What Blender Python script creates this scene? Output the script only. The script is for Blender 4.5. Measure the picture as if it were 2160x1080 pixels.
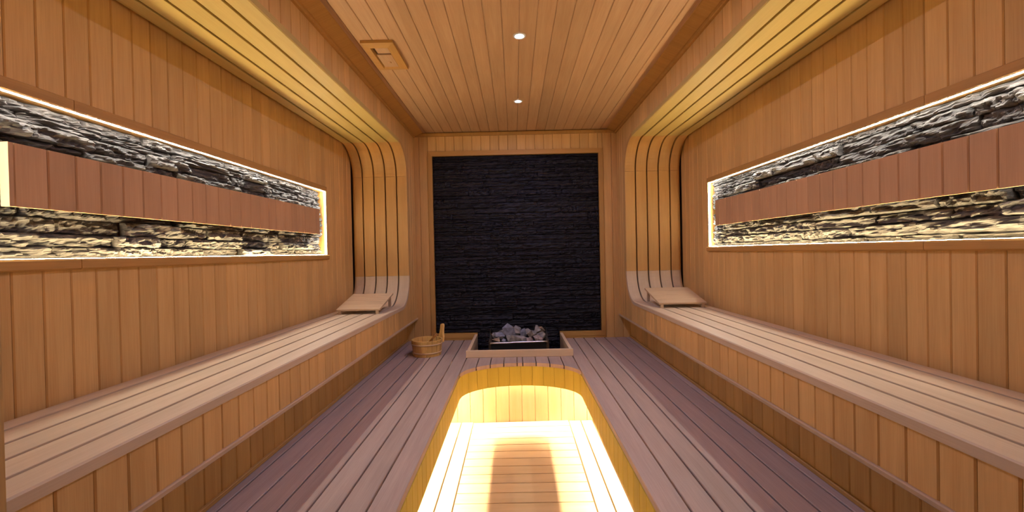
import bpy, bmesh, math, random
from mathutils import Vector, Matrix, noise

random.seed(7)
scene = bpy.context.scene
for o in list(bpy.data.objects):
    bpy.data.objects.remove(o)

# ------------------------------------------------------------------ camera
H = 1.24                                    # eye height above the floor of the foot well
cam_data = bpy.data.cameras.new('camera')
cam_data.sensor_width = 36.0
cam_data.lens = 930.0 / 2160.0 * 36.0
cam_data.clip_start = 0.02
cam = bpy.data.objects.new('camera', cam_data)
scene.collection.objects.link(cam)
rt = Vector((0.9997497, 0.0066345, -0.0213664))
up = Vector((0.0213031, 0.0094718, 0.9997282))
fw = Vector((-0.0068350, 0.9999331, -0.0093281))
m3 = Matrix((rt, up, -fw)).transposed()
cam.matrix_world = Matrix.Translation((-0.0187, 0, H)) @ m3.to_4x4()
scene.camera = cam

# ------------------------------------------------------------------ world, exposure
world = bpy.data.worlds.new('world')
scene.world = world
world.use_nodes = True
world.node_tree.nodes['Background'].inputs[0].default_value = (0.9, 0.72, 0.55, 1)
world.node_tree.nodes['Background'].inputs[1].default_value = 0.02
vs = scene.view_settings
vs.view_transform = 'Standard'
vs.look = 'None'
vs.gamma = 1.0
vs.use_curve_mapping = False
vs.exposure = 0.0

TOP_COL, TOP_E = (1.0, 0.98, 0.90), 130.0
SILL_COL, SILL_E = (1.0, 0.80, 0.44), 225.0
WELL_COL, WELL_E = (1.0, 0.75, 0.54), 640.0
DOWN_COL, DOWN_W = (0.58, 0.59, 1.0), 5.9

# ------------------------------------------------------------------ helpers
C = scene.collection


def prop(o, label=None, cat=None, group=None, kind=None):
    for k, v in (('label', label), ('category', cat), ('group', group), ('kind', kind)):
        if v:
            o[k] = v
    return o


def thing(name, loc, label=None, cat=None, group=None):
    o = bpy.data.objects.new(name, None)
    o.empty_display_size = 0.05
    C.objects.link(o)
    o.location = loc
    return prop(o, label, cat, group)


def origin(p):
    v = Vector((0, 0, 0))
    while p is not None:
        v += p.location
        p = p.parent
    return v


def link(name, me, mat, parent=None, mw=None):
    if not me.materials:
        me.materials.append(mat)
    o = bpy.data.objects.new(name, me)
    C.objects.link(o)
    mw = mw or Matrix.Identity(4)
    if parent is not None:
        o.parent = parent
        o.matrix_basis = Matrix.Translation(-origin(parent)) @ mw
    else:
        o.matrix_basis = mw
    if me.materials[0] != mat:
        o.material_slots[0].link = 'OBJECT'
        o.material_slots[0].material = mat
    return o


def new_mesh(name, verts, faces, uvs=None, smooth=False):
    me = bpy.data.meshes.new(name)
    me.from_pydata([tuple(v) for v in verts], [], faces)
    bm = bmesh.new()
    bm.from_mesh(me)
    bmesh.ops.recalc_face_normals(bm, faces=bm.faces)
    bm.to_mesh(me)
    bm.free()
    if uvs is not None:
        ul = me.uv_layers.new(name='UVMap')
        for lp in me.loops:
            ul.data[lp.index].uv = uvs[lp.vertex_index]
    if smooth:
        for p in me.polygons:
            p.use_smooth = True
    me.update()
    return me


_bc = {}


def board_mesh(L, W, T, c):
    """board along local X, face at z=0, chamfered long face edges"""
    key = (round(L, 4), round(W, 4), round(T, 4), round(c, 4))
    if key in _bc:
        return _bc[key]
    h = W / 2
    if c > 0:
        prof = [(-h, -T), (h, -T), (h, -c), (h - c, 0), (-h + c, 0), (-h, -c)]
    else:
        prof = [(-h, -T), (h, -T), (h, 0), (-h, 0)]
    n = len(prof)
    vs_, uv = [], []
    for x in (-L / 2, L / 2):
        for (y, z) in prof:
            vs_.append((x, y, z))
            uv.append((x, y + z))
    fs = [[i, (i + 1) % n, n + (i + 1) % n, n + i] for i in range(n)]
    fs += [list(range(n)), list(range(n, 2 * n))]
    _bc[key] = new_mesh('board', vs_, fs, uv)
    return _bc[key]


def board(name, p0, p1, normal, W, T, mat, parent, c=0.0, roll=0.0):
    """p0,p1: middle line of the visible face"""
    p0, p1 = Vector(p0), Vector(p1)
    x = (p1 - p0)
    L = x.length
    x.normalize()
    z = Vector(normal).normalized()
    y = z.cross(x)
    m = Matrix((x, y, z)).transposed().to_4x4()
    m.translation = (p0 + p1) / 2
    return link(name, board_mesh(L, W, T, c), mat, parent, m)


def box(name, lo, hi, mat, parent=None, c=0.0, axis=None):
    """axis aligned box with the grain along its longest side"""
    lo, hi = Vector(lo), Vector(hi)
    d = hi - lo
    a = axis if axis is not None else max(range(3), key=lambda i: d[i])
    b, e = [(1, 2), (0, 2), (0, 1)][a]
    ce = (lo + hi) / 2
    h = [d[b] / 2, d[e] / 2]
    if c > 0:
        prof = [(-h[0] + c, -h[1]), (h[0] - c, -h[1]), (h[0], -h[1] + c), (h[0], h[1] - c),
                (h[0] - c, h[1]), (-h[0] + c, h[1]), (-h[0], h[1] - c), (-h[0], -h[1] + c)]
    else:
        prof = [(-h[0], -h[1]), (h[0], -h[1]), (h[0], h[1]), (-h[0], h[1])]
    n = len(prof)
    vs_, uv = [], []
    for s in (-1, 1):
        for (u, w) in prof:
            v = [0, 0, 0]
            v[a] = s * d[a] / 2
            v[b] = u
            v[e] = w
            vs_.append(v)
            uv.append((s * d[a] / 2, u + w))
    fs = [[i, (i + 1) % n, n + (i + 1) % n, n + i] for i in range(n)]
    fs += [list(range(n)), list(range(n, 2 * n))]
    return link(name, new_mesh(name, vs_, fs, uv), mat, parent, Matrix.Translation(ce))


def multi_box(name, boxes, mat):
    vs_, fs, uv = [], [], []
    for lo, hi in boxes:
        b = len(vs_)
        for x in (lo[0], hi[0]):
            for y in (lo[1], hi[1]):
                for z in (lo[2], hi[2]):
                    vs_.append((x, y, z))
                    uv.append((z, y + x))
        fs += [[b + i for i in f] for f in ((0, 1, 3, 2), (4, 5, 7, 6), (0, 1, 5, 4), (2, 3, 7, 6), (0, 2, 6, 4), (1, 3, 7, 5))]
    return link(name, new_mesh(name, vs_, fs, uv), mat)


def prism(name, pts, d, mat, parent, grain):
    """polygon pts (world, planar) extruded by vector d; grain: world direction of the fibres"""
    pts = [Vector(p) for p in pts]
    ce = sum(pts, Vector()) / len(pts)
    g = Vector(grain).normalized()
    s = Vector(d).normalized().cross(g)
    d = Vector(d)
    n = len(pts)
    vs_ = [p - ce for p in pts] + [p - ce + d for p in pts]
    uv = [(v.dot(g), v.dot(s) + v.dot(d)) for v in vs_]
    fs = [[i, (i + 1) % n, n + (i + 1) % n, n + i] for i in range(n)]
    fs += [list(range(n)), list(range(n, 2 * n))]
    return link(name, new_mesh(name, vs_, fs, uv), mat, parent, Matrix.Translation(ce))


def sweep(name, path, prof, mat, parent, closed=True, smooth=False):
    """path: list of (pos, normal, side) ; prof: (side, normal) offsets"""
    vs_, uv, fs = [], [], []
    n = len(prof)
    o = Vector(path[len(path) // 2][0])
    u = 0
    per = [0]
    for i in range(1, n):
        per.append(per[-1] + math.dist(prof[i], prof[i - 1]))
    for k, (p, nn, ss) in enumerate(path):
        p, nn, ss = Vector(p), Vector(nn), Vector(ss)
        if k:
            u += (p - Vector(path[k - 1][0])).length
        for i, (a, b) in enumerate(prof):
            vs_.append(p + ss * a + nn * b - o)
            uv.append((u, per[i]))
    for k in range(len(path) - 1):
        for i in range(n):
            j = (i + 1) % n
            fs.append([k * n + i, k * n + j, (k + 1) * n + j, (k + 1) * n + i])
    fs.append(list(range(n)))
    fs.append(list(range((len(path) - 1) * n, len(path) * n)))
    return link(name, new_mesh(name, vs_, fs, uv, smooth), mat, parent, Matrix.Translation(o))


def lathe(name, prof, seg, mat, parent, at, smooth=True, a0=0.0, a1=2 * math.pi, cap=False):
    """closed profile (r,z) turned around z; full turn or a wedge"""
    full = abs(a1 - a0 - 2 * math.pi) < 1e-6
    n = len(prof)
    m = seg if full else seg + 1
    vs_, uv, fs = [], [], []
    for k in range(m):
        a = a0 + (a1 - a0) * k / seg
        for i, (r, z) in enumerate(prof):
            vs_.append((r * math.cos(a), r * math.sin(a), z))
            uv.append((z + r, a * 0.1))
    for k in range(seg):
        k2 = (k + 1) % m
        for i in range(n):
            j = (i + 1) % n
            fs.append([k * n + i, k * n + j, k2 * n + j, k2 * n + i])
    if not full:
        fs.append(list(range(n)))
        fs.append(list(range(seg * n, (seg + 1) * n)))
    return link(name, new_mesh(name, vs_, fs, uv, smooth), mat, parent, Matrix.Translation(at))


def tube(name, pts, r, mat, parent, seg=8):
    pts = [Vector(p) for p in pts]
    path = []
    prev = None
    for i, p in enumerate(pts):
        t = (pts[min(i + 1, len(pts) - 1)] - pts[max(i - 1, 0)]).normalized()
        ref = prev if prev is not None else (Vector((0, 0, 1)) if abs(t.z) < 0.9 else Vector((1, 0, 0)))
        s = t.cross(ref).normalized()
        n_ = s.cross(t).normalized()
        prev = n_
        path.append((p, n_, s))
    prof = [(r * math.cos(2 * math.pi * k / seg), r * math.sin(2 * math.pi * k / seg)) for k in range(seg)]
    return sweep(name, path, prof, mat, parent, smooth=True)


# ------------------------------------------------------------------ materials
def wood(name, col, dark, rough=0.55, var=0.10, grain=1.0, su=1.6, sv=30.0, bump=0.12):
    m = bpy.data.materials.new(name)
    m.use_nodes = True
    nt = m.node_tree
    N, Lk = nt.nodes, nt.links
    b = N['Principled BSDF']
    uvn = N.new('ShaderNodeUVMap')
    uvn.uv_map = 'UVMap'
    info = N.new('ShaderNodeObjectInfo')
    mul = N.new('ShaderNodeMath'); mul.operation = 'MULTIPLY'; mul.inputs[1].default_value = 37.0
    Lk.new(info.outputs['Random'], mul.inputs[0])
    comb = N.new('ShaderNodeCombineXYZ')
    for i in range(3):
        Lk.new(mul.outputs[0], comb.inputs[i])
    add = N.new('ShaderNodeVectorMath'); add.operation = 'ADD'
    Lk.new(uvn.outputs[0], add.inputs[0]); Lk.new(comb.outputs[0], add.inputs[1])

    def nz(sx, sy, det, dist=0.0):
        mp = N.new('ShaderNodeMapping')
        mp.inputs['Scale'].default_value = (sx, sy, 1.0)
        Lk.new(add.outputs[0], mp.inputs[0])
        t = N.new('ShaderNodeTexNoise')
        t.inputs['Scale'].default_value = 1.0
        t.inputs['Detail'].default_value = det
        t.inputs['Distortion'].default_value = dist
        Lk.new(mp.outputs[0], t.inputs['Vector'])
        return t
    n1 = nz(su, sv, 4.0, 0.6)          # broad figure
    n2 = nz(su * 5, sv * 9, 2.0)       # fine pores
    n3 = nz(2.2, 6.0, 2.0)             # cloudy tone
    ramp = N.new('ShaderNodeValToRGB')
    ramp.color_ramp.elements[0].position = 0.30
    ramp.color_ramp.elements[1].position = 0.72
    ramp.color_ramp.elements[0].color = (*dark, 1)
    ramp.color_ramp.elements[1].color = (*col, 1)
    mx = N.new('ShaderNodeMath'); mx.operation = 'MULTIPLY_ADD'
    mx.inputs[1].default_value = 0.45 * grain
    Lk.new(n2.outputs[0], mx.inputs[0])
    m2 = N.new('ShaderNodeMath'); m2.operation = 'MULTIPLY_ADD'
    m2.inputs[1].default_value = 0.55
    m2.inputs[2].default_value = 0.0
    Lk.new(n1.outputs[0], m2.inputs[0])
    Lk.new(m2.outputs[0], mx.inputs[2])
    Lk.new(mx.outputs[0], ramp.inputs[0])
    # board to board tone
    hsv = N.new('ShaderNodeHueSaturation')
    mr = N.new('ShaderNodeMapRange')
    mr.inputs['To Min'].default_value = 1 - var
    mr.inputs['To Max'].default_value = 1 + var
    Lk.new(info.outputs['Random'], mr.inputs['Value'])
    ad = N.new('ShaderNodeMath'); ad.operation = 'MULTIPLY_ADD'
    ad.inputs[1].default_value = 0.22
    Lk.new(n3.outputs[0], ad.inputs[0])
    sb = N.new('ShaderNodeMath'); sb.operation = 'SUBTRACT'; sb.inputs[1].default_value = 0.11
    Lk.new(mr.outputs[0], sb.inputs[0])
    Lk.new(sb.outputs[0], ad.inputs[2])
    Lk.new(ad.outputs[0], hsv.inputs['Value'])
    Lk.new(ramp.outputs[0], hsv.inputs['Color'])
    Lk.new(hsv.outputs[0], b.inputs['Base Color'])
    b.inputs['Roughness'].default_value = rough
    b.inputs['Specular IOR Level'].default_value = 0.3
    bp = N.new('ShaderNodeBump')
    bp.inputs['Strength'].default_value = bump
    bp.inputs['Distance'].default_value = 0.002
    Lk.new(mx.outputs[0], bp.inputs['Height'])
    Lk.new(bp.outputs[0], b.inputs['Normal'])
    return m


def plain(name, col, rough=0.5, metal=0.0, nscale=40.0, amt=0.15, bump=0.0):
    m = bpy.data.materials.new(name)
    m.use_nodes = True
    nt = m.node_tree
    N, Lk = nt.nodes, nt.links
    b = N['Principled BSDF']
    tc = N.new('ShaderNodeTexCoord')
    t = N.new('ShaderNodeTexNoise'); t.inputs['Scale'].default_value = nscale; t.inputs['Detail'].default_value = 4
    Lk.new(tc.outputs['Object'], t.inputs['Vector'])
    r = N.new('ShaderNodeValToRGB')
    r.color_ramp.elements[0].position = 0.3
    r.color_ramp.elements[1].position = 0.7
    r.color_ramp.elements[0].color = (*[c * (1 - amt) for c in col], 1)
    r.color_ramp.elements[1].color = (*[min(1, c * (1 + amt)) for c in col], 1)
    Lk.new(t.outputs[0], r.inputs[0])
    Lk.new(r.outputs[0], b.inputs['Base Color'])
    b.inputs['Roughness'].default_value = rough
    b.inputs['Metallic'].default_value = metal
    if bump:
        bp = N.new('ShaderNodeBump'); bp.inputs['Strength'].default_value = bump; bp.inputs['Distance'].default_value = 0.004
        Lk.new(t.outputs[0], bp.inputs['Height']); Lk.new(bp.outputs[0], b.inputs['Normal'])
    return m


def stone_mat(name, dark, light, rough=0.6, veins=None, spec=0.4):
    m = bpy.data.materials.new(name)
    m.use_nodes = True
    nt = m.node_tree
    N, Lk = nt.nodes, nt.links
    b = N['Principled BSDF']
    tc = N.new('ShaderNodeTexCoord')
    info = N.new('ShaderNodeObjectInfo')
    add = N.new('ShaderNodeVectorMath'); add.operation = 'ADD'
    mul = N.new('ShaderNodeMath'); mul.operation = 'MULTIPLY'; mul.inputs[1].default_value = 23.0
    Lk.new(info.outputs['Random'], mul.inputs[0])
    Lk.new(tc.outputs['Object'], add.inputs[0]); Lk.new(mul.outputs[0], add.inputs[1])
    mp = N.new('ShaderNodeMapping'); mp.inputs['Scale'].default_value = (14, 70, 30)
    Lk.new(add.outputs[0], mp.inputs[0])
    t = N.new('ShaderNodeTexNoise'); t.inputs['Scale'].default_value = 1.0; t.inputs['Detail'].default_value = 7
    t.inputs['Roughness'].default_value = 0.65
    Lk.new(mp.outputs[0], t.inputs['Vector'])
    r = N.new('ShaderNodeValToRGB')
    r.color_ramp.elements[0].position = 0.32
    r.color_ramp.elements[1].position = 0.72
    r.color_ramp.elements[0].color = (*dark, 1)
    r.color_ramp.elements[1].color = (*light, 1)
    Lk.new(t.outputs[0], r.inputs[0])
    hsv = N.new('ShaderNodeHueSaturation')
    mr = N.new('ShaderNodeMapRange'); mr.inputs['To Min'].default_value = 0.7; mr.inputs['To Max'].default_value = 1.35
    Lk.new(info.outputs['Random'], mr.inputs['Value'])
    Lk.new(mr.outputs[0], hsv.inputs['Value'])
    Lk.new(r.outputs[0], hsv.inputs['Color'])
    out = hsv.outputs[0]
    if veins:
        mp2 = N.new('ShaderNodeMapping'); mp2.inputs['Scale'].default_value = (16, 190, 20)
        Lk.new(add.outputs[0], mp2.inputs[0])
        t2 = N.new('ShaderNodeTexNoise'); t2.inputs['Scale'].default_value = 1.0; t2.inputs['Detail'].default_value = 5
        Lk.new(mp2.outputs[0], t2.inputs['Vector'])
        r2 = N.new('ShaderNodeValToRGB')
        r2.color_ramp.elements[0].position = 0.70
        r2.color_ramp.elements[1].position = 0.76
        Lk.new(t2.outputs[0], r2.inputs[0])
        mix = N.new('ShaderNodeMix'); mix.data_type = 'RGBA'
        Lk.new(r2.outputs[0], mix.inputs[0])
        Lk.new(out, mix.inputs[6]); mix.inputs[7].default_value = (*veins, 1)
        out = mix.outputs[2]
    Lk.new(out, b.inputs['Base Color'])
    b.inputs['Roughness'].default_value = rough
    b.inputs['Specular IOR Level'].default_value = spec
    bp = N.new('ShaderNodeBump'); bp.inputs['Strength'].default_value = 0.75; bp.inputs['Distance'].default_value = 0.006
    Lk.new(t.outputs[0], bp.inputs['Height']); Lk.new(bp.outputs[0], b.inputs['Normal'])
    return m


def glow(name, col, e):
    m = bpy.data.materials.new(name)
    m.use_nodes = True
    b = m.node_tree.nodes['Principled BSDF']
    b.inputs['Base Color'].default_value = (0.8, 0.8, 0.8, 1)
    b.inputs['Emission Color'].default_value = (*col, 1)
    b.inputs['Emission Strength'].default_value = e
    return m


M = {}
M['wall'] = wood('wall_wood', (0.70, 0.435, 0.165), (0.56, 0.315, 0.105))
M['panel'] = wood('panel_wood', (0.57, 0.335, 0.18), (0.47, 0.265, 0.13), var=0.06)
M['seat'] = wood('seat_wood', (0.60, 0.46, 0.315), (0.505, 0.37, 0.24), var=0.03, bump=0.05)
M['plat'] = wood('platform_wood', (0.47, 0.35, 0.295), (0.36, 0.258, 0.212), var=0.08)
M['ceil'] = wood('ceiling_wood', (0.55, 0.345, 0.195), (0.44, 0.255, 0.135), var=0.07)
M['curve'] = wood('bent_slat_wood', (0.57, 0.33, 0.11), (0.48, 0.26, 0.08), var=0.04, bump=0.06)
M['soffit'] = wood('soffit_wood', (0.55, 0.405, 0.135), (0.48, 0.335, 0.10), var=0.04, bump=0.06)
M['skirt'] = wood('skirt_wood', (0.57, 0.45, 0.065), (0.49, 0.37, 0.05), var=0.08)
M['trim'] = wood('trim_wood', (0.49, 0.27, 0.08), (0.40, 0.205, 0.055), var=0.05)
M['kerb'] = wood('kerb_wood', (0.80, 0.59, 0.38), (0.70, 0.48, 0.29), var=0.04)
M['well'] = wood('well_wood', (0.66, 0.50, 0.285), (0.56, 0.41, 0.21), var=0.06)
M['bucket'] = wood('bucket_wood', (0.74, 0.46, 0.15), (0.60, 0.34, 0.095), var=0.10, rough=0.35)
M['headrest'] = wood('headrest_wood', (0.56, 0.40, 0.25), (0.47, 0.315, 0.185), var=0.07)
M['hoop'] = wood('hoop_wood', (0.66, 0.46, 0.25), (0.58, 0.38, 0.2), var=0.03)
M['ladle'] = wood('ladle_wood', (0.42, 0.19, 0.045), (0.30, 0.125, 0.03), var=0.05, rough=0.35)
M['back'] = plain('dark_backing', (0.10, 0.055, 0.028), 0.8)
M['base'] = plain('concrete_floor', (0.12, 0.10, 0.085), 0.85)
M['slate'] = stone_mat('niche_slate', (0.012, 0.0105, 0.011), (0.105, 0.092, 0.082), 0.65, spec=0.3)
M['dslate'] = stone_mat('back_slate', (0.0018, 0.0016, 0.0028), (0.019, 0.0155, 0.024), 0.5, veins=(0.09, 0.075, 0.075), spec=0.2)
M['rock'] = plain('heater_rock', (0.25, 0.225, 0.22), 0.85, nscale=30, amt=0.5, bump=0.5)
M['rock_brown'] = plain('brown_rock', (0.30, 0.21, 0.14), 0.85, nscale=30, amt=0.5, bump=0.5)
M['rock_blue'] = plain('bluish_rock', (0.21, 0.21, 0.27), 0.85, nscale=30, amt=0.45, bump=0.5)
M['rock_red'] = plain('reddish_rock', (0.30, 0.22, 0.20), 0.85, nscale=45, amt=0.6, bump=0.5)
M['black'] = plain('black_enamel', (0.012, 0.011, 0.011), 0.45)
M['brown'] = plain('brown_enamel', (0.05, 0.03, 0.018), 0.45)
M['steel'] = plain('polished_steel', (0.90, 0.87, 0.82), 0.38, 1.0, amt=0.04)
M['cord'] = plain('dark_cord', (0.03, 0.02, 0.015), 0.8)
M['white'] = plain('white_ring', (0.75, 0.74, 0.72), 0.4, amt=0.05)
M['niche_led'] = glow('niche_led_white', TOP_COL, TOP_E)
M['sill_led'] = glow('niche_led_warm', SILL_COL, SILL_E)
M['well_led'] = glow('well_led', WELL_COL, WELL_E)
M['lens'] = glow('downlight_lens', (0.86, 0.88, 1.0), 30.0)

# ------------------------------------------------------------------ key sizes (z measured from the eye, add H)
Y0, YB = 0.50, 3.986            # inner faces of front and back wall
XW = 1.38                       # side wall face
XB = 0.913                      # front of benches and canopies
XR = 1.01                       # recessed wall below the benches
ZP = H - 0.79                   # platform top
ZS = H - 0.412                  # seat top
ZSB = H - 0.594                 # bench bottom
ZC = H + 0.881                  # canopy underside
ZM = H + 1.048                  # lower edge of crown trim
ZT = H + 1.09                   # ceiling
R = 0.23                        # bend radius
YE = 3.69                       # end panel face
YT = YE - R
ZU = ZC - R                     # start of upper bend
ZL = ZS + R                     # end of lower bend
NZ0, NZ1 = H + 0.008, H + 0.465  # stone niche
NY0, NY1 = 1.035, 3.19
PITCH = 0.0806
XN = 1.428                      # back of niche
GC = 0.0034                     # chamfer of boards


def seams(a, b, phase, pitch):
    s = [a]
    k = math.ceil((a - phase) / pitch + 1e-6)
    while phase + k * pitch < b - 0.008:
        v = phase + k * pitch
        if v - a > 0.008:
            s.append(v)
        k += 1
    s.append(b)
    return s


# ------------------------------------------------------------------ shell
prop(multi_box('floor', [((-1.6, 0.3, -0.12), (1.6, 4.2, -0.06))], M['base']), kind='structure',
     label='dark concrete sub-floor under the sauna')

for sgn, side in ((-1, 'left'), (1, 'right')):
    def bx(x0, x1, y0, y1, z0, z1):
        a, b = sorted((sgn * x0, sgn * x1))
        return ((a, y0, z0), (b, y1, z1))
    w = multi_box('wall_' + side, [bx(XW + .013, 1.56, Y0, YB, -0.06, NZ0 - .011), bx(XW + .013, 1.56, Y0, YB, NZ1 + .011, ZT + .04),
                                   bx(XW + .013, 1.56, Y0, NY0 - .011, NZ0 - .011, NZ1 + .011), bx(XW + .013, 1.56, NY1 + .011, YB, NZ0 - .011, NZ1 + .011),
                                   bx(XN + .02, 1.56, NY0 - .011, NY1 + .011, NZ0 - .011, NZ1 + .011)], M['back'])
    prop(w, 'vertical board wall with long lit slate niche, %s of the aisle' % side, kind='structure')
    nrm = (-sgn, 0, 0)
    ph = 1.181 if sgn < 0 else 1.185
    ss = seams(Y0, NY1, ph, PITCH)
    for a, b in zip(ss[:-1], ss[1:]):
        for z0, z1 in ((ZS - .03, NZ0 - .012), (NZ1 + .012, ZC + .03)):
            board('board', (sgn * XW, (a + b) / 2, z0), (sgn * XW, (a + b) / 2, z1), nrm, b - a - .0010, .0125, M['wall'], w, GC)
    # the strip of wall at the ends of the niche
    ss2 = seams(NY1, YE, ph, PITCH)
    for a, b in zip(ss2[:-1], ss2[1:]):
        board('board', (sgn * XW, (a + b) / 2, ZS - .03), (sgn * XW, (a + b) / 2, ZC + .03), nrm, b - a - .0010, .0125, M['wall'], w, GC)
    for a, b in zip(ss[:-1], ss[1:]):
        if b <= NY0 + 0.02:
            board('board', (sgn * XW, (a + b) / 2, NZ0 - .012), (sgn * XW, (a + b) / 2, NZ1 + .012), nrm, b - a - .0010, .0125, M['wall'], w, GC)
    # lining of the niche
    def lb(name, x0, x1, y0, y1, z0, z1, mat, par, c=0.0):
        a, b = sorted((sgn * x0, sgn * x1))
        return box(name, (a, y0, z0), (b, y1, z1), mat, par, c)
    lb('niche_lining', XW, XN + .018, NY0 - .01, NY1 + .01, NZ1, NZ1 + .010, M['trim'], w)
    lb('niche_lining', XW, XN + .018, NY0 - .01, NY1 + .01, NZ0 - .010, NZ0, M['trim'], w)
    lb('niche_lining', XW, XN + .018, NY0 - .010, NY0, NZ0, NZ1, M['trim'], w)
    lb('niche_lining', XW, XN + .018, NY1, NY1 + .010, NZ0, NZ1, M['trim'], w)
    yj = 1.36 if sgn < 0 else 1.502
    for y0, y1 in ((NY0 - .02, yj - .001), (yj + .001, NY1 + .002)):
        lb('niche_trim', XW - .007, XW + .002, y0, y1, NZ1 + .001, NZ1 + .034, M['trim'], w, .002)
        lb('niche_trim', XW - .016, XW + .002, y0, y1, NZ0 - .034, NZ0 - .001, M['trim'], w, .005)
    globals()['wall_' + side] = w

# back wall
wb = multi_box('wall_back', [((-1.56, YB + .05, -0.06), (1.56, YB + .16, ZT + .04))], M['back'])
prop(wb, 'far end wall with dark stacked slate in a wooden frame', kind='structure')
FX, FX2 = 0.750, 0.7885         # inner and outer half width of the frame
FZ0, FZ1, FZ2 = H - .7285, H + .877, H + .9185
for sgn in (-1, 1):
    ss = [FX2, .868, .949, 1.03]
    for a, b in zip(ss[:-1], ss[1:]):
        x = sgn * (a + b) / 2
        board('board', (x, YB, ZP - .02), (x, YB, H + 1.056), (0, -1, 0), b - a - .0010, .0125, M['wall'], wb, GC)
ss = seams(-FX2, FX2, .018, .081)
for a, b in zip(ss[:-1], ss[1:]):
    x = (a + b) / 2
    board('board', (x, YB, FZ2 - .004), (x, YB, H + 1.056), (0, -1, 0), b - a - .0010, .0125, M['wall'], wb, GC)
# frame around the slate, mitred
yf = YB - .010
for sgn in (-1, 1):
    prism('frame_side', [(sgn * FX, yf, FZ1), (sgn * FX2, yf, FZ2), (sgn * FX2, yf, FZ0 - .040), (sgn * FX, yf, FZ0)], (0, .034, 0), M['trim'], wb, (0, 0, 1))
    prism('frame_bottom', [(sgn * FX, yf, FZ0), (sgn * FX2, yf, FZ0 - .040), (sgn * .399, yf, FZ0 - .040), (sgn * .372, yf, FZ0 - .040), (sgn * .372, yf, FZ0)], (0, .034, 0), M['trim'], wb, (1, 0, 0))
prism('frame_top', [(-FX, yf, FZ1), (-FX2, yf, FZ2), (FX2, yf, FZ2), (FX, yf, FZ1)], (0, .034, 0), M['trim'], wb, (1, 0, 0))
for sgn in (-1, 1):
    box('base_strip', (min(sgn * .40, sgn * FX2), YB - .004, ZP + .0005), (max(sgn * .40, sgn * FX2), YB + .012, FZ0 - .041), M['trim'], wb)

# front wall with the doorway the picture is taken from
wf = multi_box('wall_front', [((-1.56, .36, -0.06), (-.609, Y0, ZT + .04)), ((.66, .36, -0.06), (1.56, Y0, ZT + .04)), ((-.609, .36, 2.05), (.66, Y0, ZT + .04))], M['wall'])
prop(wf, 'near end wall with the open doorway, its jamb at the left edge', kind='structure')

# ceiling
ce = multi_box('ceiling', [((-1.56, .36, ZT + .0135), (1.56, 4.15, ZT + .06))], M['back'])
prop(ce, 'ceiling of long narrow boards running away from the viewer', kind='structure')
ss = seams(-XB + .02, XB - .02, -.802, .0827)
for a, b in zip(ss[:-1], ss[1:]):
    x = (a + b) / 2
    board('board', (x, Y0, ZT), (x, YB + .01, ZT), (0, 0, -1), b - a - .0010, .0125, M['ceil'], ce, GC)
# crown trims
for i, sgn in ((1, -1), (2, 1)):
    prof = [(0, 0), (.013, .0), (.017, .004), (.017, .012), (.021, .0135), (.026, .012), (.084, .038), (.088, .0415), (0, .0415)]
    pts = [(sgn * (XB + .002 - a), Y0, ZM + b) for a, b in prof]
    t = prism('trim_%d' % i, pts, (0, YB - Y0, 0), M['trim'], None, (0, 1, 0))
    prop(t, 'sloping crown trim between ceiling and %s canopy face' % ('left' if sgn < 0 else 'right'), kind='structure')
t = prism('trim_3', [(-XB + .02, YB, H + 1.053), (-XB + .02, YB - .016, H + 1.055), (-XB + .02, YB - .016, H + 1.078), (-XB + .02, YB - .010, H + 1.085), (-XB + .02, YB, H + 1.085)],
          (2 * XB - .04, 0, 0), M['trim'], None, (1, 0, 0))
prop(t, 'thin crown strip along the top of the far wall', kind='structure')


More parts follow.
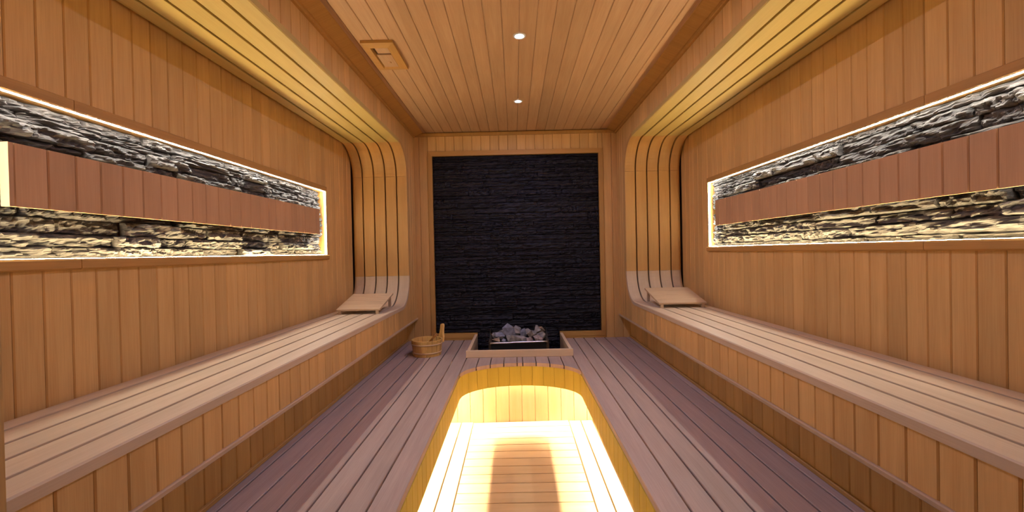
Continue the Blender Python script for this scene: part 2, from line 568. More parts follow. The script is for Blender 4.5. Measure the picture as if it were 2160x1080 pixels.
# ------------------------------------------------------------------ stacked slate
def stone_mesh(seed, L, Hh, strata, relief, nx=16, ny=7, D=0.03):
    """ledge stone: length along X, height along Y, rough face towards +Z"""
    rnd = random.Random(seed)
    off = Vector((rnd.uniform(0, 90), rnd.uniform(0, 90), rnd.uniform(0, 90)))
    cuts = sorted(rnd.uniform(.2, .8) for _ in range(strata - 1))
    lev = [rnd.uniform(-.55, .45) for _ in range(strata)]
    vs_, fs = [], []
    for j in range(ny + 1):
        v = j / ny
        for i in range(nx + 1):
            u = i / nx
            x = (u - .5) * L
            y = (v - .5) * Hh
            wob = .14 * noise.noise(Vector((u * 5, 3.3, 0)) + off)
            k = sum(1 for c in cuts if v + wob > c)
            z = relief * lev[k]
            q = Vector((x * 22, y * 55, 0)) + off
            z += relief * (.75 * noise.noise(q) + .42 * noise.noise(q * 2.3) + .28 * noise.noise(q * 5.1))
            e = min(v, 1 - v) * 2
            e2 = min(u, 1 - u) * L / .012
            z -= relief * .55 * (1 - min(1, e * 2.4)) ** 2 + relief * .5 * max(0, 1 - e2) ** 2
            yy = y
            xx = x
            if 0 < i < nx:
                xx += L / nx * .3 * noise.noise(q * 3.7 + Vector((9, 0, 0)))
            if j in (0, ny):
                yy += Hh * .07 * noise.noise(Vector((u * 7, j * 3.1, 5)) + off)
            else:
                yy += Hh / ny * .35 * noise.noise(q * 3.1 + Vector((0, 9, 0)))
            vs_.append((xx, yy, max(z, -D * .7)))
    nfr = len(vs_)
    idx = lambda i, j: j * (nx + 1) + i
    for j in range(ny):
        for i in range(nx):
            fs.append([idx(i, j), idx(i + 1, j), idx(i + 1, j + 1), idx(i, j + 1)])
    ring = [idx(i, 0) for i in range(nx)] + [idx(nx, j) for j in range(ny)] + [idx(i, ny) for i in range(nx, 0, -1)] + [idx(0, j) for j in range(ny, 0, -1)]
    bk = {}
    for r_ in ring:
        bk[r_] = len(vs_)
        x, y, z = vs_[r_]
        vs_.append((x, y, -D))
    for a, b in zip(ring, ring[1:] + ring[:1]):
        fs.append([a, b, bk[b], bk[a]])
    return new_mesh('stone', vs_, fs)


def lay_stones(parent, org, ux, uz, nrm, length, height, rows, lens, meshes, mat, base, jitter, rnd, Lm, Hm, skip=None):
    """courses of ledge stones on a rectangle; org: lower corner, ux: along, uz: up"""
    m3_ = Matrix((Vector(ux), Vector(uz), Vector(nrm))).transposed()
    hs = [rnd.uniform(.65, 1.45) for _ in range(rows)]
    s = height / sum(hs)
    z = 0
    cnt = 0
    for r_ in range(rows):
        h = hs[r_] * s
        x = -rnd.uniform(0, lens[0] * .7)
        while x < length - .005:
            L = rnd.uniform(*lens)
            a, b = max(0, x), min(length, x + L)
            x += L
            if length - b < .04:
                b = length
                x = length
            if b - a < .012 or (skip and skip((a + b) / 2, z + h / 2)):
                continue
            k = rnd.randrange(len(meshes))
            c = Vector(org) + Vector(ux) * ((a + b) / 2) + Vector(uz) * (z + h / 2) + Vector(nrm) * (base + rnd.uniform(*jitter))
            flip = -1 if rnd.random() < .5 else 1
            mw = m3_.to_4x4() @ Matrix.Rotation(math.pi if flip < 0 else 0, 4, 'Z')
            mw.translation = c
            mw = mw @ Matrix.Diagonal((((b - a) - .0015) / Lm, (h - .0008) / Hm, 1, 1))
            link('stone', meshes[k], mat, parent, mw)
            cnt += 1
        z += h
    return cnt


ledge = [stone_mesh(100 + i, .22, .042, 1 + i % 3, .019, 22, 9) for i in range(12)]
rnd = random.Random(11)
# left: along +Y, up, facing +X ; right mirrored
lay_stones(wall_left, (-XN, NY0 + .001, NZ0 + .0005), (0, 1, 0), (0, 0, 1), (1, 0, 0), NY1 - NY0 - .002, NZ1 - NZ0 - .001, 12, (.10, .36), ledge, M['slate'], .010, (-.012, .012), rnd, .22, .042)
lay_stones(wall_right, (XN, NY1 - .001, NZ0 + .0005), (0, -1, 0), (0, 0, 1), (-1, 0, 0), NY1 - NY0 - .002, NZ1 - NZ0 - .001, 12, (.10, .36), ledge, M['slate'], .010, (-.012, .012), rnd, .22, .042)
dark = [stone_mesh(300 + i, .26, .036, 2 + i % 2, .011, 14, 6) for i in range(10)]
lay_stones(wb, (-FX + .001, YB + .022, FZ0 + .001), (1, 0, 0), (0, 0, 1), (0, -1, 0), 2 * FX - .002, FZ1 - FZ0 - .002, 42, (.14, .42), dark, M['dslate'], .008, (-.004, .006), rnd, .26, .036)
lay_stones(wb, (-.371, YB + .022, ZP - .30), (1, 0, 0), (0, 0, 1), (0, -1, 0), .742, FZ0 - ZP + .30, 9, (.16, .4), dark, M['dslate'], .008, (-.004, .006), rnd, .26, .036)

# ------------------------------------------------------------------ light strips
def strip(name, lo, hi, mat, parent):
    return box(name, lo, hi, mat, parent)


for sgn, side in ((-1, 'left'), (1, 'right')):
    t = thing('light_strip', (sgn * XW, (NY0 + NY1) / 2, NZ0), 'white glowing light strip running around the edge of the %s slate niche' % side, 'light strip')
    x0, x1 = sorted((sgn * (XW + .004), sgn * (XW + .012)))
    box('strip_segment', (x0, NY0 + .010, NZ1 - .0016), (x1, NY1 - .004, NZ1 - .0002), M['niche_led'], t)
    box('strip_segment', (x0, NY0 + .010, NZ0 + .0002), (x1, NY1 - .004, NZ0 + .0016), M['sill_led'], t)
    box('strip_segment', (x0, NY1 - .0032, NZ0 + .001), (x1, NY1 - .0002, NZ1 - .001), M['niche_led'], t)
    box('strip_segment', (x0, NY0 + .0002, NZ0 + .001), (x1, NY0 + .0032, NZ1 - .001), M['niche_led'], t)

# ------------------------------------------------------------------ floating backrests in front of the slate
for sgn, side in ((-1, 'left'), (1, 'right')):
    XP = XW - .016
    z0, z1 = H + .151, H + .323
    y0, y1 = NY0 + .134, 3.045
    t = thing('floating_backrest', (sgn * (XP + .012), (y0 + y1) / 2, z0), 'long wooden backrest of upright boards floating before the %s slate niche' % side, 'backrest')
    ss = seams(y0 + .012, y1, 1.188, .0815)
    for a, b in zip(ss[:-1], ss[1:]):
        board('board', (sgn * XP, (a + b) / 2, z0), (sgn * XP, (a + b) / 2, z1), (-sgn, 0, 0), b - a - .0010, .012, M['panel'], t, .0035)
    x0, x1 = sorted((sgn * XP, sgn * (XP + .024)))
    box('end_cap', (x0, y0, z0), (x1, y0 + .0115, z1), M['panel'], t)
    x0, x1 = sorted((sgn * (XP + .0125), sgn * (XP + .024)))
    for za in (z0 + .003, z1 - .033):
        box('back_rail', (x0, y0 + .012, za), (x1, y1, za + .03), M['panel'], t)
    n = 4
    for k in range(n):
        y = y0 + .2 + (y1 - y0 - .4) * k / (n - 1)
        xa, xb = sorted((sgn * (XP + .0245), sgn * (XN + .01)))
        box('bracket', (xa, y - .02, z0 + .05), (xb, y + .02, z0 + .12), M['back'], t)

# ------------------------------------------------------------------ benches, end panels, canopies
XS = [XB - .002, 1.0, 1.095, 1.19, 1.285, XW - .004]
GAP = .0095
TH = .028


def slat_prof(a, b, last, first):
    """cross-section between a..b (distance from the middle of the room)"""
    c = .004
    ca = .004 if first else .001
    p = [(a, -TH), (a, -ca), (a + ca, 0)]
    if last:
        r_ = .034
        for k in range(0, 7):
            t_ = math.radians(90 - 90 * k / 6)
            p.append((b - r_ + r_ * math.cos(t_), -r_ + r_ * math.sin(t_)))
        p.append((b, -.045))
        p.append((b - .02, -.045))
    else:
        p += [(b - .004, 0), (b, -.004), (b, -TH)]
    return p


def bend(cy, cz, a0, a1, sgn, n=14):
    """inner curve; normal points to the centre"""
    out = []
    for k in range(n + 1):
        a = math.radians(a0 + (a1 - a0) * k / n)
        d = Vector((0, math.cos(a), math.sin(a)))
        out.append((Vector((0, cy, cz)) + d * R, -d, Vector((sgn, 0, 0))))
    return out


def cut_top(y, up_):
    """limit of the side boards along the C, 30 mm outside the slat face"""
    Ro = R + .030
    if y <= YT:
        return (ZC + .030) if up_ else (ZS - .030)
    d = math.sqrt(max(0, Ro * Ro - (y - YT) ** 2))
    return (ZU + d) if up_ else (ZL - d)


for sgn, side in ((-1, 'left'), (1, 'right')):
    S = Vector((sgn, 0, 0))
    ylab = {'left': 'bucket side', 'right': 'side away from the bucket'}[side]
    bench = thing('sauna_bench', (sgn * 1.14, 2.0, ZSB), 'long slatted bench curving up at its far end, %s of the foot well' % side, 'bench')
    endp = thing('end_panel', (sgn * 1.14, 3.8, ZL), 'upright bent-slat end panel at the far end of the %s bench' % side, 'panel')
    can = thing('canopy', (sgn * 1.14, 2.0, ZC), 'slatted canopy with yellow-lit underside over the %s bench' % side, 'canopy')
    for i in range(5):
        a, b = XS[i] + (0 if i == 0 else GAP / 2), XS[i + 1] - (GAP / 2 if i < 4 else 0)
        prof = slat_prof(a, b, i == 4, i == 0)
        # seat slat with its lower bend
        path = [((0, Y0 + .001, ZS), (0, 0, 1), S)] + [((0, Y0 + .001 + (YT - Y0) * k / 4, ZS), (0, 0, 1), S) for k in range(1, 4)]
        path += bend(YT, ZL, -90, 0, sgn)
        sweep('seat_slat', path, prof, M['seat'], bench)
        path = [((0, YE, ZL + .0008), (0, -1, 0), S), ((0, YE, (ZL + ZU) / 2), (0, -1, 0), S), ((0, YE, ZU - .0008), (0, -1, 0), S)]
        sweep('panel_slat', path, prof, M['curve'], endp)
        sweep('bent_slat', bend(YT, ZU, 0.2, 89.8, sgn), prof, M['curve'], endp)
        path = [((0, YT - .0008 - (YT - Y0 - .002) * k / 4, ZC), (0, 0, -1), S) for k in range(5)]
        sweep('canopy_slat', path, prof, M['soffit'], can)
    # side faces of upright boards
    ph = .92 if sgn < 0 else .905
    ss = [v for v in seams(Y0 + .002, 3.72, ph, PITCH)]
    if ss[-1] - ss[-2] < .03:
        ss.pop(-2)
    xf = sgn * (XB + .002)
    dx = (sgn * .012, 0, 0)
    for a, b in zip(ss[:-1], ss[1:]):
        a2, b2 = a + .0006, b - .0006
        if b <= YT:
            board('front_board', (xf, (a + b) / 2, ZSB + .017), (xf, (a + b) / 2, ZS - .0285), (-sgn, 0, 0), b2 - a2, .012, M['wall'], bench, GC)
            board('face_board', (xf, (a + b) / 2, ZC + .0285), (xf, (a + b) / 2, ZM + .012), (-sgn, 0, 0), b2 - a2, .012, M['wall'], can, GC)
        else:
            n = 5
            ys = [a2 + (b2 - a2) * k / n for k in range(n + 1)]
            prism('front_board', [(xf, a2, ZSB + .017), (xf, b2, ZSB + .017)] + [(xf, y, cut_top(y, False)) for y in reversed(ys)], dx, M['wall'], bench, (0, 0, 1))
            prism('face_board', [(xf, a2, ZM + .012), (xf, b2, ZM + .012)] + [(xf, y, cut_top(y, True)) for y in reversed(ys)], dx, M['wall'], can, (0, 0, 1))
    for a, b in ((3.72, 3.80), (3.80, 3.88), (3.88, YB - .002)):
        board('side_board', (xf, (a + b) / 2, ZSB + .017), (xf, (a + b) / 2, ZM + .012), (-sgn, 0, 0), b - a - .0010, .012, M['wall'], endp, GC)
    x0, x1 = sorted((sgn * (XB - .006), sgn * (XB + .016)))
    box('bottom_trim', (x0, Y0 + .002, ZSB), (x1, YB - .002, ZSB + .0165), M['headrest'], bench, .003)
    x0, x1 = sorted((sgn * (XB + .0165), sgn * (XR + .06)))
    box('underside_board', (x0, Y0 + .002, ZSB + .006), (x1, YB - .002, ZSB + .016), M['wall'], bench)
    # recessed plinth under the seat, with a strip at the platform
    ss = seams(Y0, YB - .002, (1.181 if sgn < 0 else 1.185) + .03, PITCH)
    for a, b in zip(ss[:-1], ss[1:]):
        board('plinth_board', (sgn * XR, (a + b) / 2, ZP + .0005), (sgn * XR, (a + b) / 2, ZSB + .0055), (-sgn, 0, 0), b - a - .0010, .0125, M['wall'], bench, GC)
    x0, x1 = sorted((sgn * (XR - .012), sgn * (XR - .0003)))
    box('plinth_strip', (x0, Y0 + .002, ZP + .0005), (x1, YB - .002, ZP + .016), M['trim'], bench, .002)

# ------------------------------------------------------------------ platform with foot well
SX = [-1.008, -.967, -.872, -.776, -.681, -.587, -.495, -.398]
EA, EB, EY = .398, .288, 2.84            # rounded end of the well opening
YW0 = 0.95                                # near end of the opening
YK = 3.30                                 # front of the heater kerb


def rim(x):
    t_ = min(1, abs(x) / EA)
    return EY + EB * math.sqrt(max(0, 1 - t_ ** 2.1)) if t_ < 1 else EY


plat = thing('platform', (0, 2.2, 0), 'raised slatted platform of grey-brown boards around the foot well', 'platform')
PT = .025
for sgn in (-1, 1):
    for a, b in zip(SX[:-1], SX[1:]):
        wd = abs(b - a) - .007
        x = sgn * (a + b) / 2
        board('slat', (x, Y0 + .001, ZP), (x, YB - .004, ZP), (0, 0, 1), wd, PT, M['plat'], plat, .002)
cs = [-.398, -.303, -.21, -.115, -.020, .020, .115, .21, .303, .398]
for a, b in zip(cs[:-1], cs[1:]):
    a2, b2 = a + .0035, b - .0035
    n = 8
    xs = [a2 + (b2 - a2) * k / n for k in range(n + 1)]
    prism('slat', [(x, rim(x), ZP) for x in xs] + [(b2, YK + .002, ZP), (a2, YK + .002, ZP)], (0, 0, -PT), M['plat'], plat, (0, 1, 0))
    board('slat', ((a + b) / 2, Y0 + .001, ZP), ((a + b) / 2, YW0, ZP), (0, 0, 1), b2 - a2, PT, M['plat'], plat, .002)
for sgn in (-1, 1):
    for y in (1.35, 1.62, 1.95, 2.24, 2.52, 2.80, 3.14, 3.45, 3.8):
        x0, x1 = sorted((sgn * (.424 if y < 3.13 else .40), sgn * 1.0))
        box('joist_or_light_lid', (x0, y - .02, ZP - PT - .05), (x1, y + .02, ZP - PT - .0005), M['plat'], plat)
for sx in (-1, 1):
    x0, x1 = sorted((sx * .537, sx * .56))
    box('joist_or_light_lid', (x0, Y0 + .01, .0), (x1, YB - .02, ZP - PT - .051), M['back'], plat)
box('joist_or_light_lid', (-.39, 3.235, .0), (.39, 3.255, ZP - PT - .0080), M['back'], plat)

n = 16
xs = [-.365 + .73 * k / n for k in range(n + 1)]
prism('joist_or_light_lid', [(x, rim(x) + .016, ZP - PT - .0004) for x in xs] + [(.365, 3.232, ZP - PT - .0004), (-.365, 3.232, ZP - PT - .0004)], (0, 0, -.007), M['back'], plat, (1, 0, 0))  # unseen lid added under the slats to block strip light in the gaps

well = thing('foot_well', (0, 2.0, 0), 'sunken foot well with rounded board skirt and bright yellow-lit walls', 'foot well')
SK0, SK1 = H - .952, ZP - PT - .0006       # skirt bottom and top
SKT = .014
# skirt: path of its inner face
path = []
y = YW0 + .02
while y < EY - .02:
    path.append((EA, y)); y += .02
for k in range(0, 181):
    a = math.radians(k)
    c_, s_ = math.cos(a), math.sin(a)
    path.append((EA * math.copysign(abs(c_) ** (2 / 2.1), c_), EY + EB * abs(s_) ** (2 / 2.1)))
y = EY - .02
while y > YW0 + .02:
    path.append((-EA, y)); y -= .02
cum = [0]
for p, q in zip(path[:-1], path[1:]):
    cum.append(cum[-1] + math.dist(p, q))


def on_path(s):
    for i in range(len(cum) - 1):
        if cum[i + 1] >= s:
            t_ = (s - cum[i]) / (cum[i + 1] - cum[i] + 1e-9)
            p, q = Vector(path[i]), Vector(path[i + 1])
            d = (q - p).normalized()
            return p.lerp(q, t_), Vector((d.y, -d.x))     # point, outward normal
    return Vector(path[-1]), Vector((-1, 0))


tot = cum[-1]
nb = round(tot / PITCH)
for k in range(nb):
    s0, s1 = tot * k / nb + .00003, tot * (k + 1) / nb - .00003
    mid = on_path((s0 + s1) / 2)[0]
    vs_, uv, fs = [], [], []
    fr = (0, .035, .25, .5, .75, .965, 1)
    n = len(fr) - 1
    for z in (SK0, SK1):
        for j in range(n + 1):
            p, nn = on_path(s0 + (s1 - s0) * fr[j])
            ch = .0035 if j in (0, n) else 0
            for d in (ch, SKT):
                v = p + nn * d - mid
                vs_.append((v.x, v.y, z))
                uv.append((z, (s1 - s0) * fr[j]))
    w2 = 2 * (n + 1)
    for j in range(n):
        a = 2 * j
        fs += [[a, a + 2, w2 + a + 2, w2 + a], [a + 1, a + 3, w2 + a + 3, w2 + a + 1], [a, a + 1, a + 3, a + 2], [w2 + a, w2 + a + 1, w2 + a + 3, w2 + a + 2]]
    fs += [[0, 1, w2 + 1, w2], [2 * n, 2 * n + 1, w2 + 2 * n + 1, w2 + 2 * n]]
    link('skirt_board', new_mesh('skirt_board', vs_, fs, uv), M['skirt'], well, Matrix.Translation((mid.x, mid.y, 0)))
# lower walls: a plain rectangle behind the skirt
WX, WY = .522, 3.212
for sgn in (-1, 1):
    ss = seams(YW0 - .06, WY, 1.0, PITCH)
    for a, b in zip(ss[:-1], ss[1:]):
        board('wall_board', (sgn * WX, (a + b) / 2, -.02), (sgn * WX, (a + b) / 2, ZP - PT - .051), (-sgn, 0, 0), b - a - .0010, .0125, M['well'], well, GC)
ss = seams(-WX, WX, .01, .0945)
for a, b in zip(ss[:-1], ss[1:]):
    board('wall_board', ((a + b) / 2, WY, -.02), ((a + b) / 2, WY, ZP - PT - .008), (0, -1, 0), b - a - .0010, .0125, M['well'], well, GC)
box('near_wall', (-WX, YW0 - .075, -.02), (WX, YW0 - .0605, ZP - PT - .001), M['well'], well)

wl = thing('light_strip', (0, 2.0, SK0), 'warm yellow light strip hidden behind the skirt of the foot well', 'light strip')
zs = ZP - PT - .020
for sgn in (-1, 1):
    x0, x1 = sorted((sgn * .4985, sgn * .5125))
    za = zs + .001
    box('strip_segment', (x0, YW0 + .02, za), (x1, WY - .026, za + .003), M['well_led'], wl)
    box('strip_light_shield', (x0, YW0 + .02, za + .0032), (x1, WY - .026, za + .009), M['white'], wl)  # unseen covers and lips added to stop strip light leaking up through gaps
    xa, xb = sorted((sgn * .4955, sgn * .4980))
    box('strip_light_shield', (xa, YW0 + .02, za - .004), (xb, WY - .026, za + .009), M['white'], wl)
box('strip_segment', (-.485, WY - .017, zs), (.485, WY - .002, zs + .003), M['well_led'], wl)
box('strip_light_shield', (-.485, WY - .021, zs + .0032), (.485, WY - .002, zs + .009), M['white'], wl)
box('strip_light_shield', (-.485, WY - .0245, zs - .005), (.485, WY - .0215, zs + .009), M['white'], wl)

# duckboard on the floor of the well
duck = thing('duckboard', (0, 2.1, -.06), 'pale slatted duckboard lying on the floor of the foot well', 'duckboard')
for sgn in (-1, 1):
    for a, b in ((.348, .434), (.436, .520)):
        x = sgn * (a + b) / 2
        board('side_plank', (x, YW0 - .05, 0), (x, WY - .004, 0), (0, 0, 1), b - a - .005, .022, M['well'], duck, .002)
y = 3.205
k = 0
while y > YW0 - .05:
    tilt = max(0, .030 - .006 * k)
    dy = .345 * tilt
    board('cross_slat', (-.344, y - .046 - dy, 0.001 if k < 1 else 0), (.344, y - .046 + dy, 0.001 if k < 1 else 0), (0, 0, 1), .0885, .022, M['well'], duck, .0015)
    y -= .0945
    k += 1
for x in (-.25, 0, .25):
    box('bearer', (x - .02, YW0 - .04, -.0595), (x + .02, 3.10, -.0225), M['well'], duck)

# ------------------------------------------------------------------ heater, its kerb and stones
kerb = thing('heater_kerb', (0, 3.6, ZP), 'low wooden kerb boxed around the heater at the far wall', 'kerb')
KT = H - .7365
box('kerb_board', (-.402, YK, ZP + .0005), (.402, YK + .024, KT), M['kerb'], kerb, .002)
box('kerb_liner', (-.371, YK + .0035, ZP - .20), (.371, YK + .018, ZP - .0005), M['kerb'], kerb)
for sgn in (-1, 1):
    x0, x1 = sorted((sgn * .372, sgn * .397))
    box('kerb_board', (x0, YK + .0245, ZP - .20), (x1, YB - .011, KT), M['kerb'], kerb, .002)

heat = thing('sauna_heater', (-.004, 3.62, ZP - .30), 'black electric sauna heater with polished front rail, heaped with rocks', 'heater')
hx0, hx1, hy0, hy1 = -.240, .232, 3.44, 3.82
HZ = H - .702
box('body', (hx0 + .022, hy0 + .012, ZP - .28), (hx1 - .022, hy1 - .01, HZ - .05), M['black'], heat, .004)
box('front_panel', (hx0 + .022, hy0 + .006, ZP - .26), (hx1 - .022, hy0 + .0115, HZ), M['black'], heat)
for xa in (hx0, hx1 - .0215):
    box('side_post', (xa, hy0, ZP - .29), (xa + .0215, hy1, HZ + .004), M['brown'], heat, .003)
for xa in (hx0 + .002, hx1 - .010):
    tube('guard_rod', [(xa + .004, hy0 + .10, HZ - .002), (xa + .004, hy0 + .18, HZ + .055), (xa + .004, hy1 - .06, HZ + .055), (xa + .004, hy1 - .02, HZ - .002)], .004, M['black'], heat)
box('back_panel', (hx0 + .022, hy1 - .009, ZP - .26), (hx1 - .022, hy1, HZ + .03), M['black'], heat)
n = 12
fr = tube('front_rail', [(hx0 + .014 + (hx1 - hx0 - .028) * k / n, hy0 - .012 - .007 * math.sin(math.pi * k / n), HZ - .004 + .004 * k / n - (.003 if k < 5 else 0)) for k in range(n + 1)], .0075, M['steel'], heat)
for xa in (hx0 + .02, hx1 - .028):
    box('rail_bracket', (xa, hy0 - .010, HZ - .008), (xa + .008, hy0 + .006, HZ - .001), M['steel'], fr)


def rock(seed, c, size, rz, mat):
    r_ = random.Random(seed)
    bm = bmesh.new()
    for _ in range(11):
        v = Vector((r_.gauss(0, 1), r_.gauss(0, 1), r_.gauss(0, 1))).normalized() * r_.uniform(.75, 1.15)
        bm.verts.new((v.x * size[0], v.y * size[1], v.z * size[2]))
    res = bmesh.ops.convex_hull(bm, input=bm.verts)
    junk = [g for g in res['geom_interior'] if isinstance(g, bmesh.types.BMVert)] if 'geom_interior' in res else []
    for g in junk:
        if g.is_valid:
            bm.verts.remove(g)
    bmesh.ops.recalc_face_normals(bm, faces=bm.faces)
    me = bpy.data.meshes.new('heater_rock')
    bm.to_mesh(me)
    bm.free()
    o = link('heater_rock', me, mat, None, Matrix.Translation(c) @ Matrix.Rotation(rz, 4, 'Z'))
    return o


zr = HZ
rocks = [  # x, y, z, half sizes, rot, label
    (-.165, 3.49, zr - .002, (.042, .030, .028), .2, 'small brown heater rock at the front left of the heap'),
    (-.118, 3.475, zr - .010, (.020, .020, .026), .9, 'smallest bluish rock wedged low between two front rocks'),
    (-.155, 3.55, zr + .045, (.050, .035, .034), 2.5, 'pointed grey rock leaning on the left of the heap'),
    (-.190, 3.60, zr + .046, (.030, .030, .032), 1.2, 'small triangular rock at the far left end of the heap'),
    (-.018, 3.500, zr + .014, (.092, .045, .050), 0.1, 'largest broad rock at the front middle of the heap'),
    (-.078, 3.585, zr + .075, (.060, .045, .070), .5, 'tallest peaked rock left of the middle of the heap'),
    (-.012, 3.63, zr + .075, (.038, .035, .052), 1.9, 'upright rock behind the middle of the heap'),
    (.045, 3.60, zr + .062, (.032, .030, .050), .7, 'narrow peaked rock right of the middle of the heap'),
    (.088, 3.490, zr + .002, (.040, .032, .034), 1.5, 'reddish grey rock low at the front, right of the broad one'),
    (.155, 3.500, zr + .010, (.050, .036, .044), .3, 'speckled rock at the front right of the heap'),
    (.105, 3.555, zr + .060, (.045, .038, .040), 2.2, 'pale blocky rock upper right in the heap'),
    (.150, 3.62, zr + .075, (.055, .042, .052), 1.1, 'flat-topped rock high on the right of the heap'),
    (.185, 3.56, zr + .040, (.034, .045, .042), .4, 'square-edged rock at the far right end of the heap'),
    (.185, 3.67, zr + .070, (.034, .034, .045), 2.9, 'brownish rock at the back right of the heap'),
    (-.12, 3.70, zr + .030, (.065, .05, .045), .6, 'half hidden rock at the back left of the heap'),
    (.06, 3.72, zr + .030, (.075, .05, .045), 1.6, 'half hidden rock at the back middle of the heap'),
]
for i, (x, y, z, s, rz, lab) in enumerate(rocks):
    prop(rock(500 + i, (x - .004, y, zr + (z - zr) * .62), (s[0] * 1.18, s[1] * 1.05, s[2] * 1.0), rz, M['rock_brown'] if 'brown' in lab else M['rock_blue'] if ('bluish' in lab or 'peaked' in lab or 'pointed' in lab) else M['rock_red'] if ('reddish' in lab or 'speckled' in lab) else M['rock']), lab, 'rock', 'rocks heaped on the heater')

# ------------------------------------------------------------------ bucket and ladle
bc = Vector((-.722, 3.440, ZP))
buc = thing('sauna_bucket', bc, 'yellow varnished wooden stave bucket with an upright ear, on the platform', 'bucket')
R0, R1, BH, TW = .107, .121, .122, .011
nst = 18
for k in range(nst):
    a0 = 2 * math.pi * k / nst + .008
    a1 = 2 * math.pi * (k + 1) / nst - .008
    am = (a0 + a1) / 2
    prof = [(R0, 0), (R1, BH), (R1 - .004, BH + .002), (R1 - TW, BH), (R0 - TW, 0)]
    lathe('stave', prof, 3, M['bucket'], buc, bc, smooth=False, a0=a0, a1=a1)
lathe('bucket_floor', [(0.001, .012), (R0 - TW, .012), (R0 - TW, .024), (.001, .024)], 24, M['bucket'], buc, bc)
for h in (.028, .092):
    rr = R0 + (R1 - R0) * h / BH
    lathe('hoop', [(rr - .001, h - .006), (rr + .003, h - .005), (rr + .0035, h + .005), (rr - .001, h + .006)], 36, M['hoop'], buc, bc)
# ear
ea = math.radians(40)
er = Vector((math.cos(ea), math.sin(ea), 0))
et = Vector((-math.sin(ea), math.cos(ea), 0))
ear = []
for w_, z in ((.032, .085), (.032, .125), (.022, .155), (.018, .185), (.019, .205)):
    ear.append((w_, z))
pts = [(-w_, z) for w_, z in ear]
for k in range(0, 7):
    a = math.pi - math.pi * k / 6
    pts.append((.019 * math.cos(a), .210 + .017 * math.sin(a)))
pts += [(w_, z) for w_, z in reversed(ear)]
prism('ear', [bc + er * (R1 + .001 + (z - BH) * .12) + et * u + Vector((0, 0, z)) for u, z in pts], er * .018, M['bucket'], buc, (0, 0, 1))

lad = thing('sauna_ladle', bc + Vector((.03, 0, .02)), 'dark brown ladle leaning inside the wooden bucket with a cord loop', 'ladle')
p0, p1 = bc + Vector((-.040, -.02, .045)), bc + Vector((.078, -.020, .172))
dirv = (p1 - p0).normalized()
sd = Vector((0, 1, 0))
nn = sd.cross(dirv).normalized()
hp = []
for t_, w_ in ((0, .012), (.45, .018), (.75, .025), (.93, .025)):
    hp.append((p0.lerp(p1, t_), w_))
pl = [p - sd * w_ for p, w_ in hp]
for k in range(0, 6):
    a = -math.pi / 2 + math.pi * k / 5
    pl.append(p0.lerp(p1, .93) + dirv * .014 * math.cos(a) + sd * .025 * math.sin(a))
pl += [p + sd * w_ for p, w_ in reversed(hp)]
hnd = prism('handle', pl, nn * .016, M['ladle'], lad, dirv)
lathe('cup', [(.002, 0), (.022, .002), (.030, .022), (.032, .040), (.029, .040), (.026, .022), (.018, .006), (.002, .005)], 20, M['ladle'], lad, bc + Vector((-.045, -.02, .026)))
q = p0.lerp(p1, .90)
loop = []
for k in range(15):
    a = 2 * math.pi * k / 14
    loop.append(q + Vector((.002 + .016 * math.sin(a), -.024 - .004 * math.cos(a), -.035 - .040 * -math.cos(a) * -1)))
tube('cord', loop, .0016, M['cord'], hnd, 6)
tube('cord', [loop[0] + Vector((0, 0, 0)), loop[0] + Vector((-.004, -.002, -.010)), loop[0] + Vector((.002, -.003, -.018))], .0018, M['cord'], hnd, 6)

# ------------------------------------------------------------------ headrests
for sgn, side in ((-1, 'left'), (1, 'right')):
    xa, xb = (.966, 1.272) if sgn < 0 else (.972, 1.300)
    y0, y1 = 3.055, 3.395
    z0, z1 = ZS + .036, ZS + .114
    t = thing('headrest', (sgn * (xa + xb) / 2, y0, ZS), 'sloping wooden headrest on small feet at the far end of the %s bench' % side, 'headrest')
    sl = Vector((0, y1 - y0, z1 - z0))
    d = sl.normalized()
    nn = Vector((0, -d.z, d.y))
    n = 4
    for k in range(n):
        c = Vector((0, y0, z0)) + sl * ((k + .5) / n)
        board('plank', (sgn * xa, c.y, c.z), (sgn * xb, c.y, c.z), nn, sl.length / n - .0012, .012, M['headrest'], t, .0018)
    for x in (xa + .022, xb - .022):
        xx = sgn * x
        a = Vector((xx, y0 + .05, z0 + .05 * (z1 - z0) / (y1 - y0))) - nn * .0125
        b = Vector((xx, y1 - .01, z1 - .002)) - nn * .0125
        board('batten', a, b, nn, .022, .010, M['headrest'], t)
        box('foot', (xx - .010, y0 + .006, ZS + .0005), (xx + .010, y0 + .022, ZS + .025), M['headrest'], t)
        box('back_leg', (xx - .009, y1 - .030, ZS + .012), (xx + .009, y1 - .012, z1 - .028), M['headrest'], t)

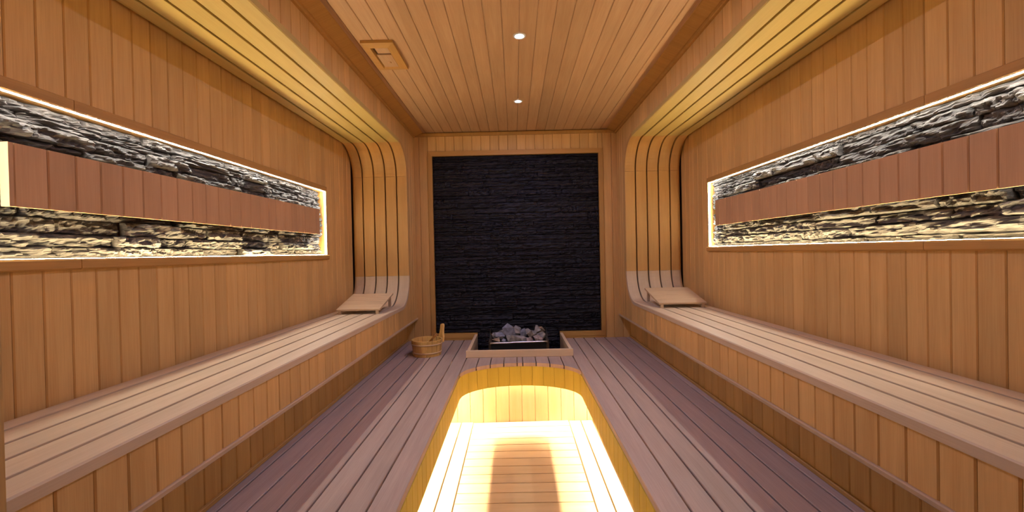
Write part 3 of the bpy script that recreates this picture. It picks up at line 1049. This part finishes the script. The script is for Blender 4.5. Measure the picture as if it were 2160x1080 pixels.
# ------------------------------------------------------------------ ceiling vent and downlights
vx0, vx1, vy0, vy1 = -.783, -.617, 2.243, 2.575
vent = thing('ceiling_vent', ((vx0 + vx1) / 2, (vy0 + vy1) / 2, ZT), 'small rectangular wooden vent with a slider, on the ceiling left of the downlights', 'vent')
D = .024
ix0, ix1, iy0, iy1 = vx0 + .042, vx1 - .042, vy0 + .052, vy1 - .052
for o4, i4 in ((((vx0, vy0), (vx1, vy0)), ((ix0, iy0), (ix1, iy0))), (((vx1, vy0), (vx1, vy1)), ((ix1, iy0), (ix1, iy1))),
               (((vx1, vy1), (vx0, vy1)), ((ix1, iy1), (ix0, iy1))), (((vx0, vy1), (vx0, vy0)), ((ix0, iy1), (ix0, iy0)))):
    (a, b), (c, d) = o4, i4
    mx, my = (vx0 + vx1) / 2, (vy0 + vy1) / 2
    sh = lambda p, f_: (p[0] + (mx - p[0]) * f_, p[1] + (my - p[1]) * f_)
    cc, dd = sh(c, -.10), sh(d, -.10)
    ring = []
    for p, q_, r_ in ((a, cc, c), (b, dd, d)):
        ring.append([(p[0], p[1], ZT - .0005), (p[0], p[1], ZT - D * .62), (q_[0], q_[1], ZT - D), (r_[0], r_[1], ZT - D * .6), (r_[0], r_[1], ZT - .0005)])
    o_ = Vector(((a[0] + b[0]) / 2, (a[1] + b[1]) / 2, ZT))
    g = (Vector((b[0], b[1], 0)) - Vector((a[0], a[1], 0))).normalized()
    vs_ = [Vector(v) - o_ for v in ring[0] + ring[1]]
    uv = [(v.dot(g), v.x + v.y - v.dot(g) + v.z) for v in vs_]
    fs = [[i, (i + 1) % 5, 5 + (i + 1) % 5, 5 + i] for i in range(5)] + [[0, 1, 2, 3, 4], [5, 6, 7, 8, 9]]
    link('frame_piece', new_mesh('frame_piece', vs_, fs, uv), M['trim'], vent, Matrix.Translation(o_))
ys_ = iy0 + (iy1 - iy0) * .34
slider = box('slider', (ix0 + .004, ys_, ZT - .019), (ix1, iy1, ZT - .011), M['ceil'], vent, axis=1)
box('fixed_plate', (ix0 + .014, iy0, ZT - .016), (ix1, ys_ - .014, ZT - .008), M['ceil'], vent, axis=1)
box('opening_shade_sheet', (ix0, iy0, ZT - .0009), (ix1, iy1, ZT - .0004), M['black'], vent)  # black sheet stands in for the shade inside the vent
lathe('knob', [(.001, -.004), (.007, -.005), (.010, -.001), (.010, .0), (.001, .0)], 16, M['ceil'], slider, ((ix0 + ix1) / 2 + .006, iy1 - .06, ZT - .0192))

for y, lab in ((1.27, 'round white downlight overhead, nearest the doorway'), (2.234, 'round white downlight in the middle of the ceiling, level with the vent'), (3.199, 'round white downlight in the ceiling nearest the slate wall')):
    t = thing('downlight', (.027, y, ZT), lab, 'downlight', 'row of ceiling downlights')
    rg = lathe('ring', [(.022, -.0005), (.033, -.0005), (.033, -.004), (.026, -.006), (.022, -.004)], 32, M['white'], t, (.027, y, ZT))
    lathe('lens', [(.001, -.006), (.012, -.0058), (.0215, -.003), (.0215, -.001), (.001, -.001)], 32, M['lens'], rg, (.027, y, ZT))
    ld = bpy.data.lights.new('downlight_beam', 'AREA')
    ld.shape = 'DISK'
    ld.size = .040
    ld.energy = DOWN_W
    ld.color = DOWN_COL
    lo = bpy.data.objects.new('downlight_beam', ld)
    C.objects.link(lo)
    lo.parent = t
    lo.location = (0, 0, -.0075)
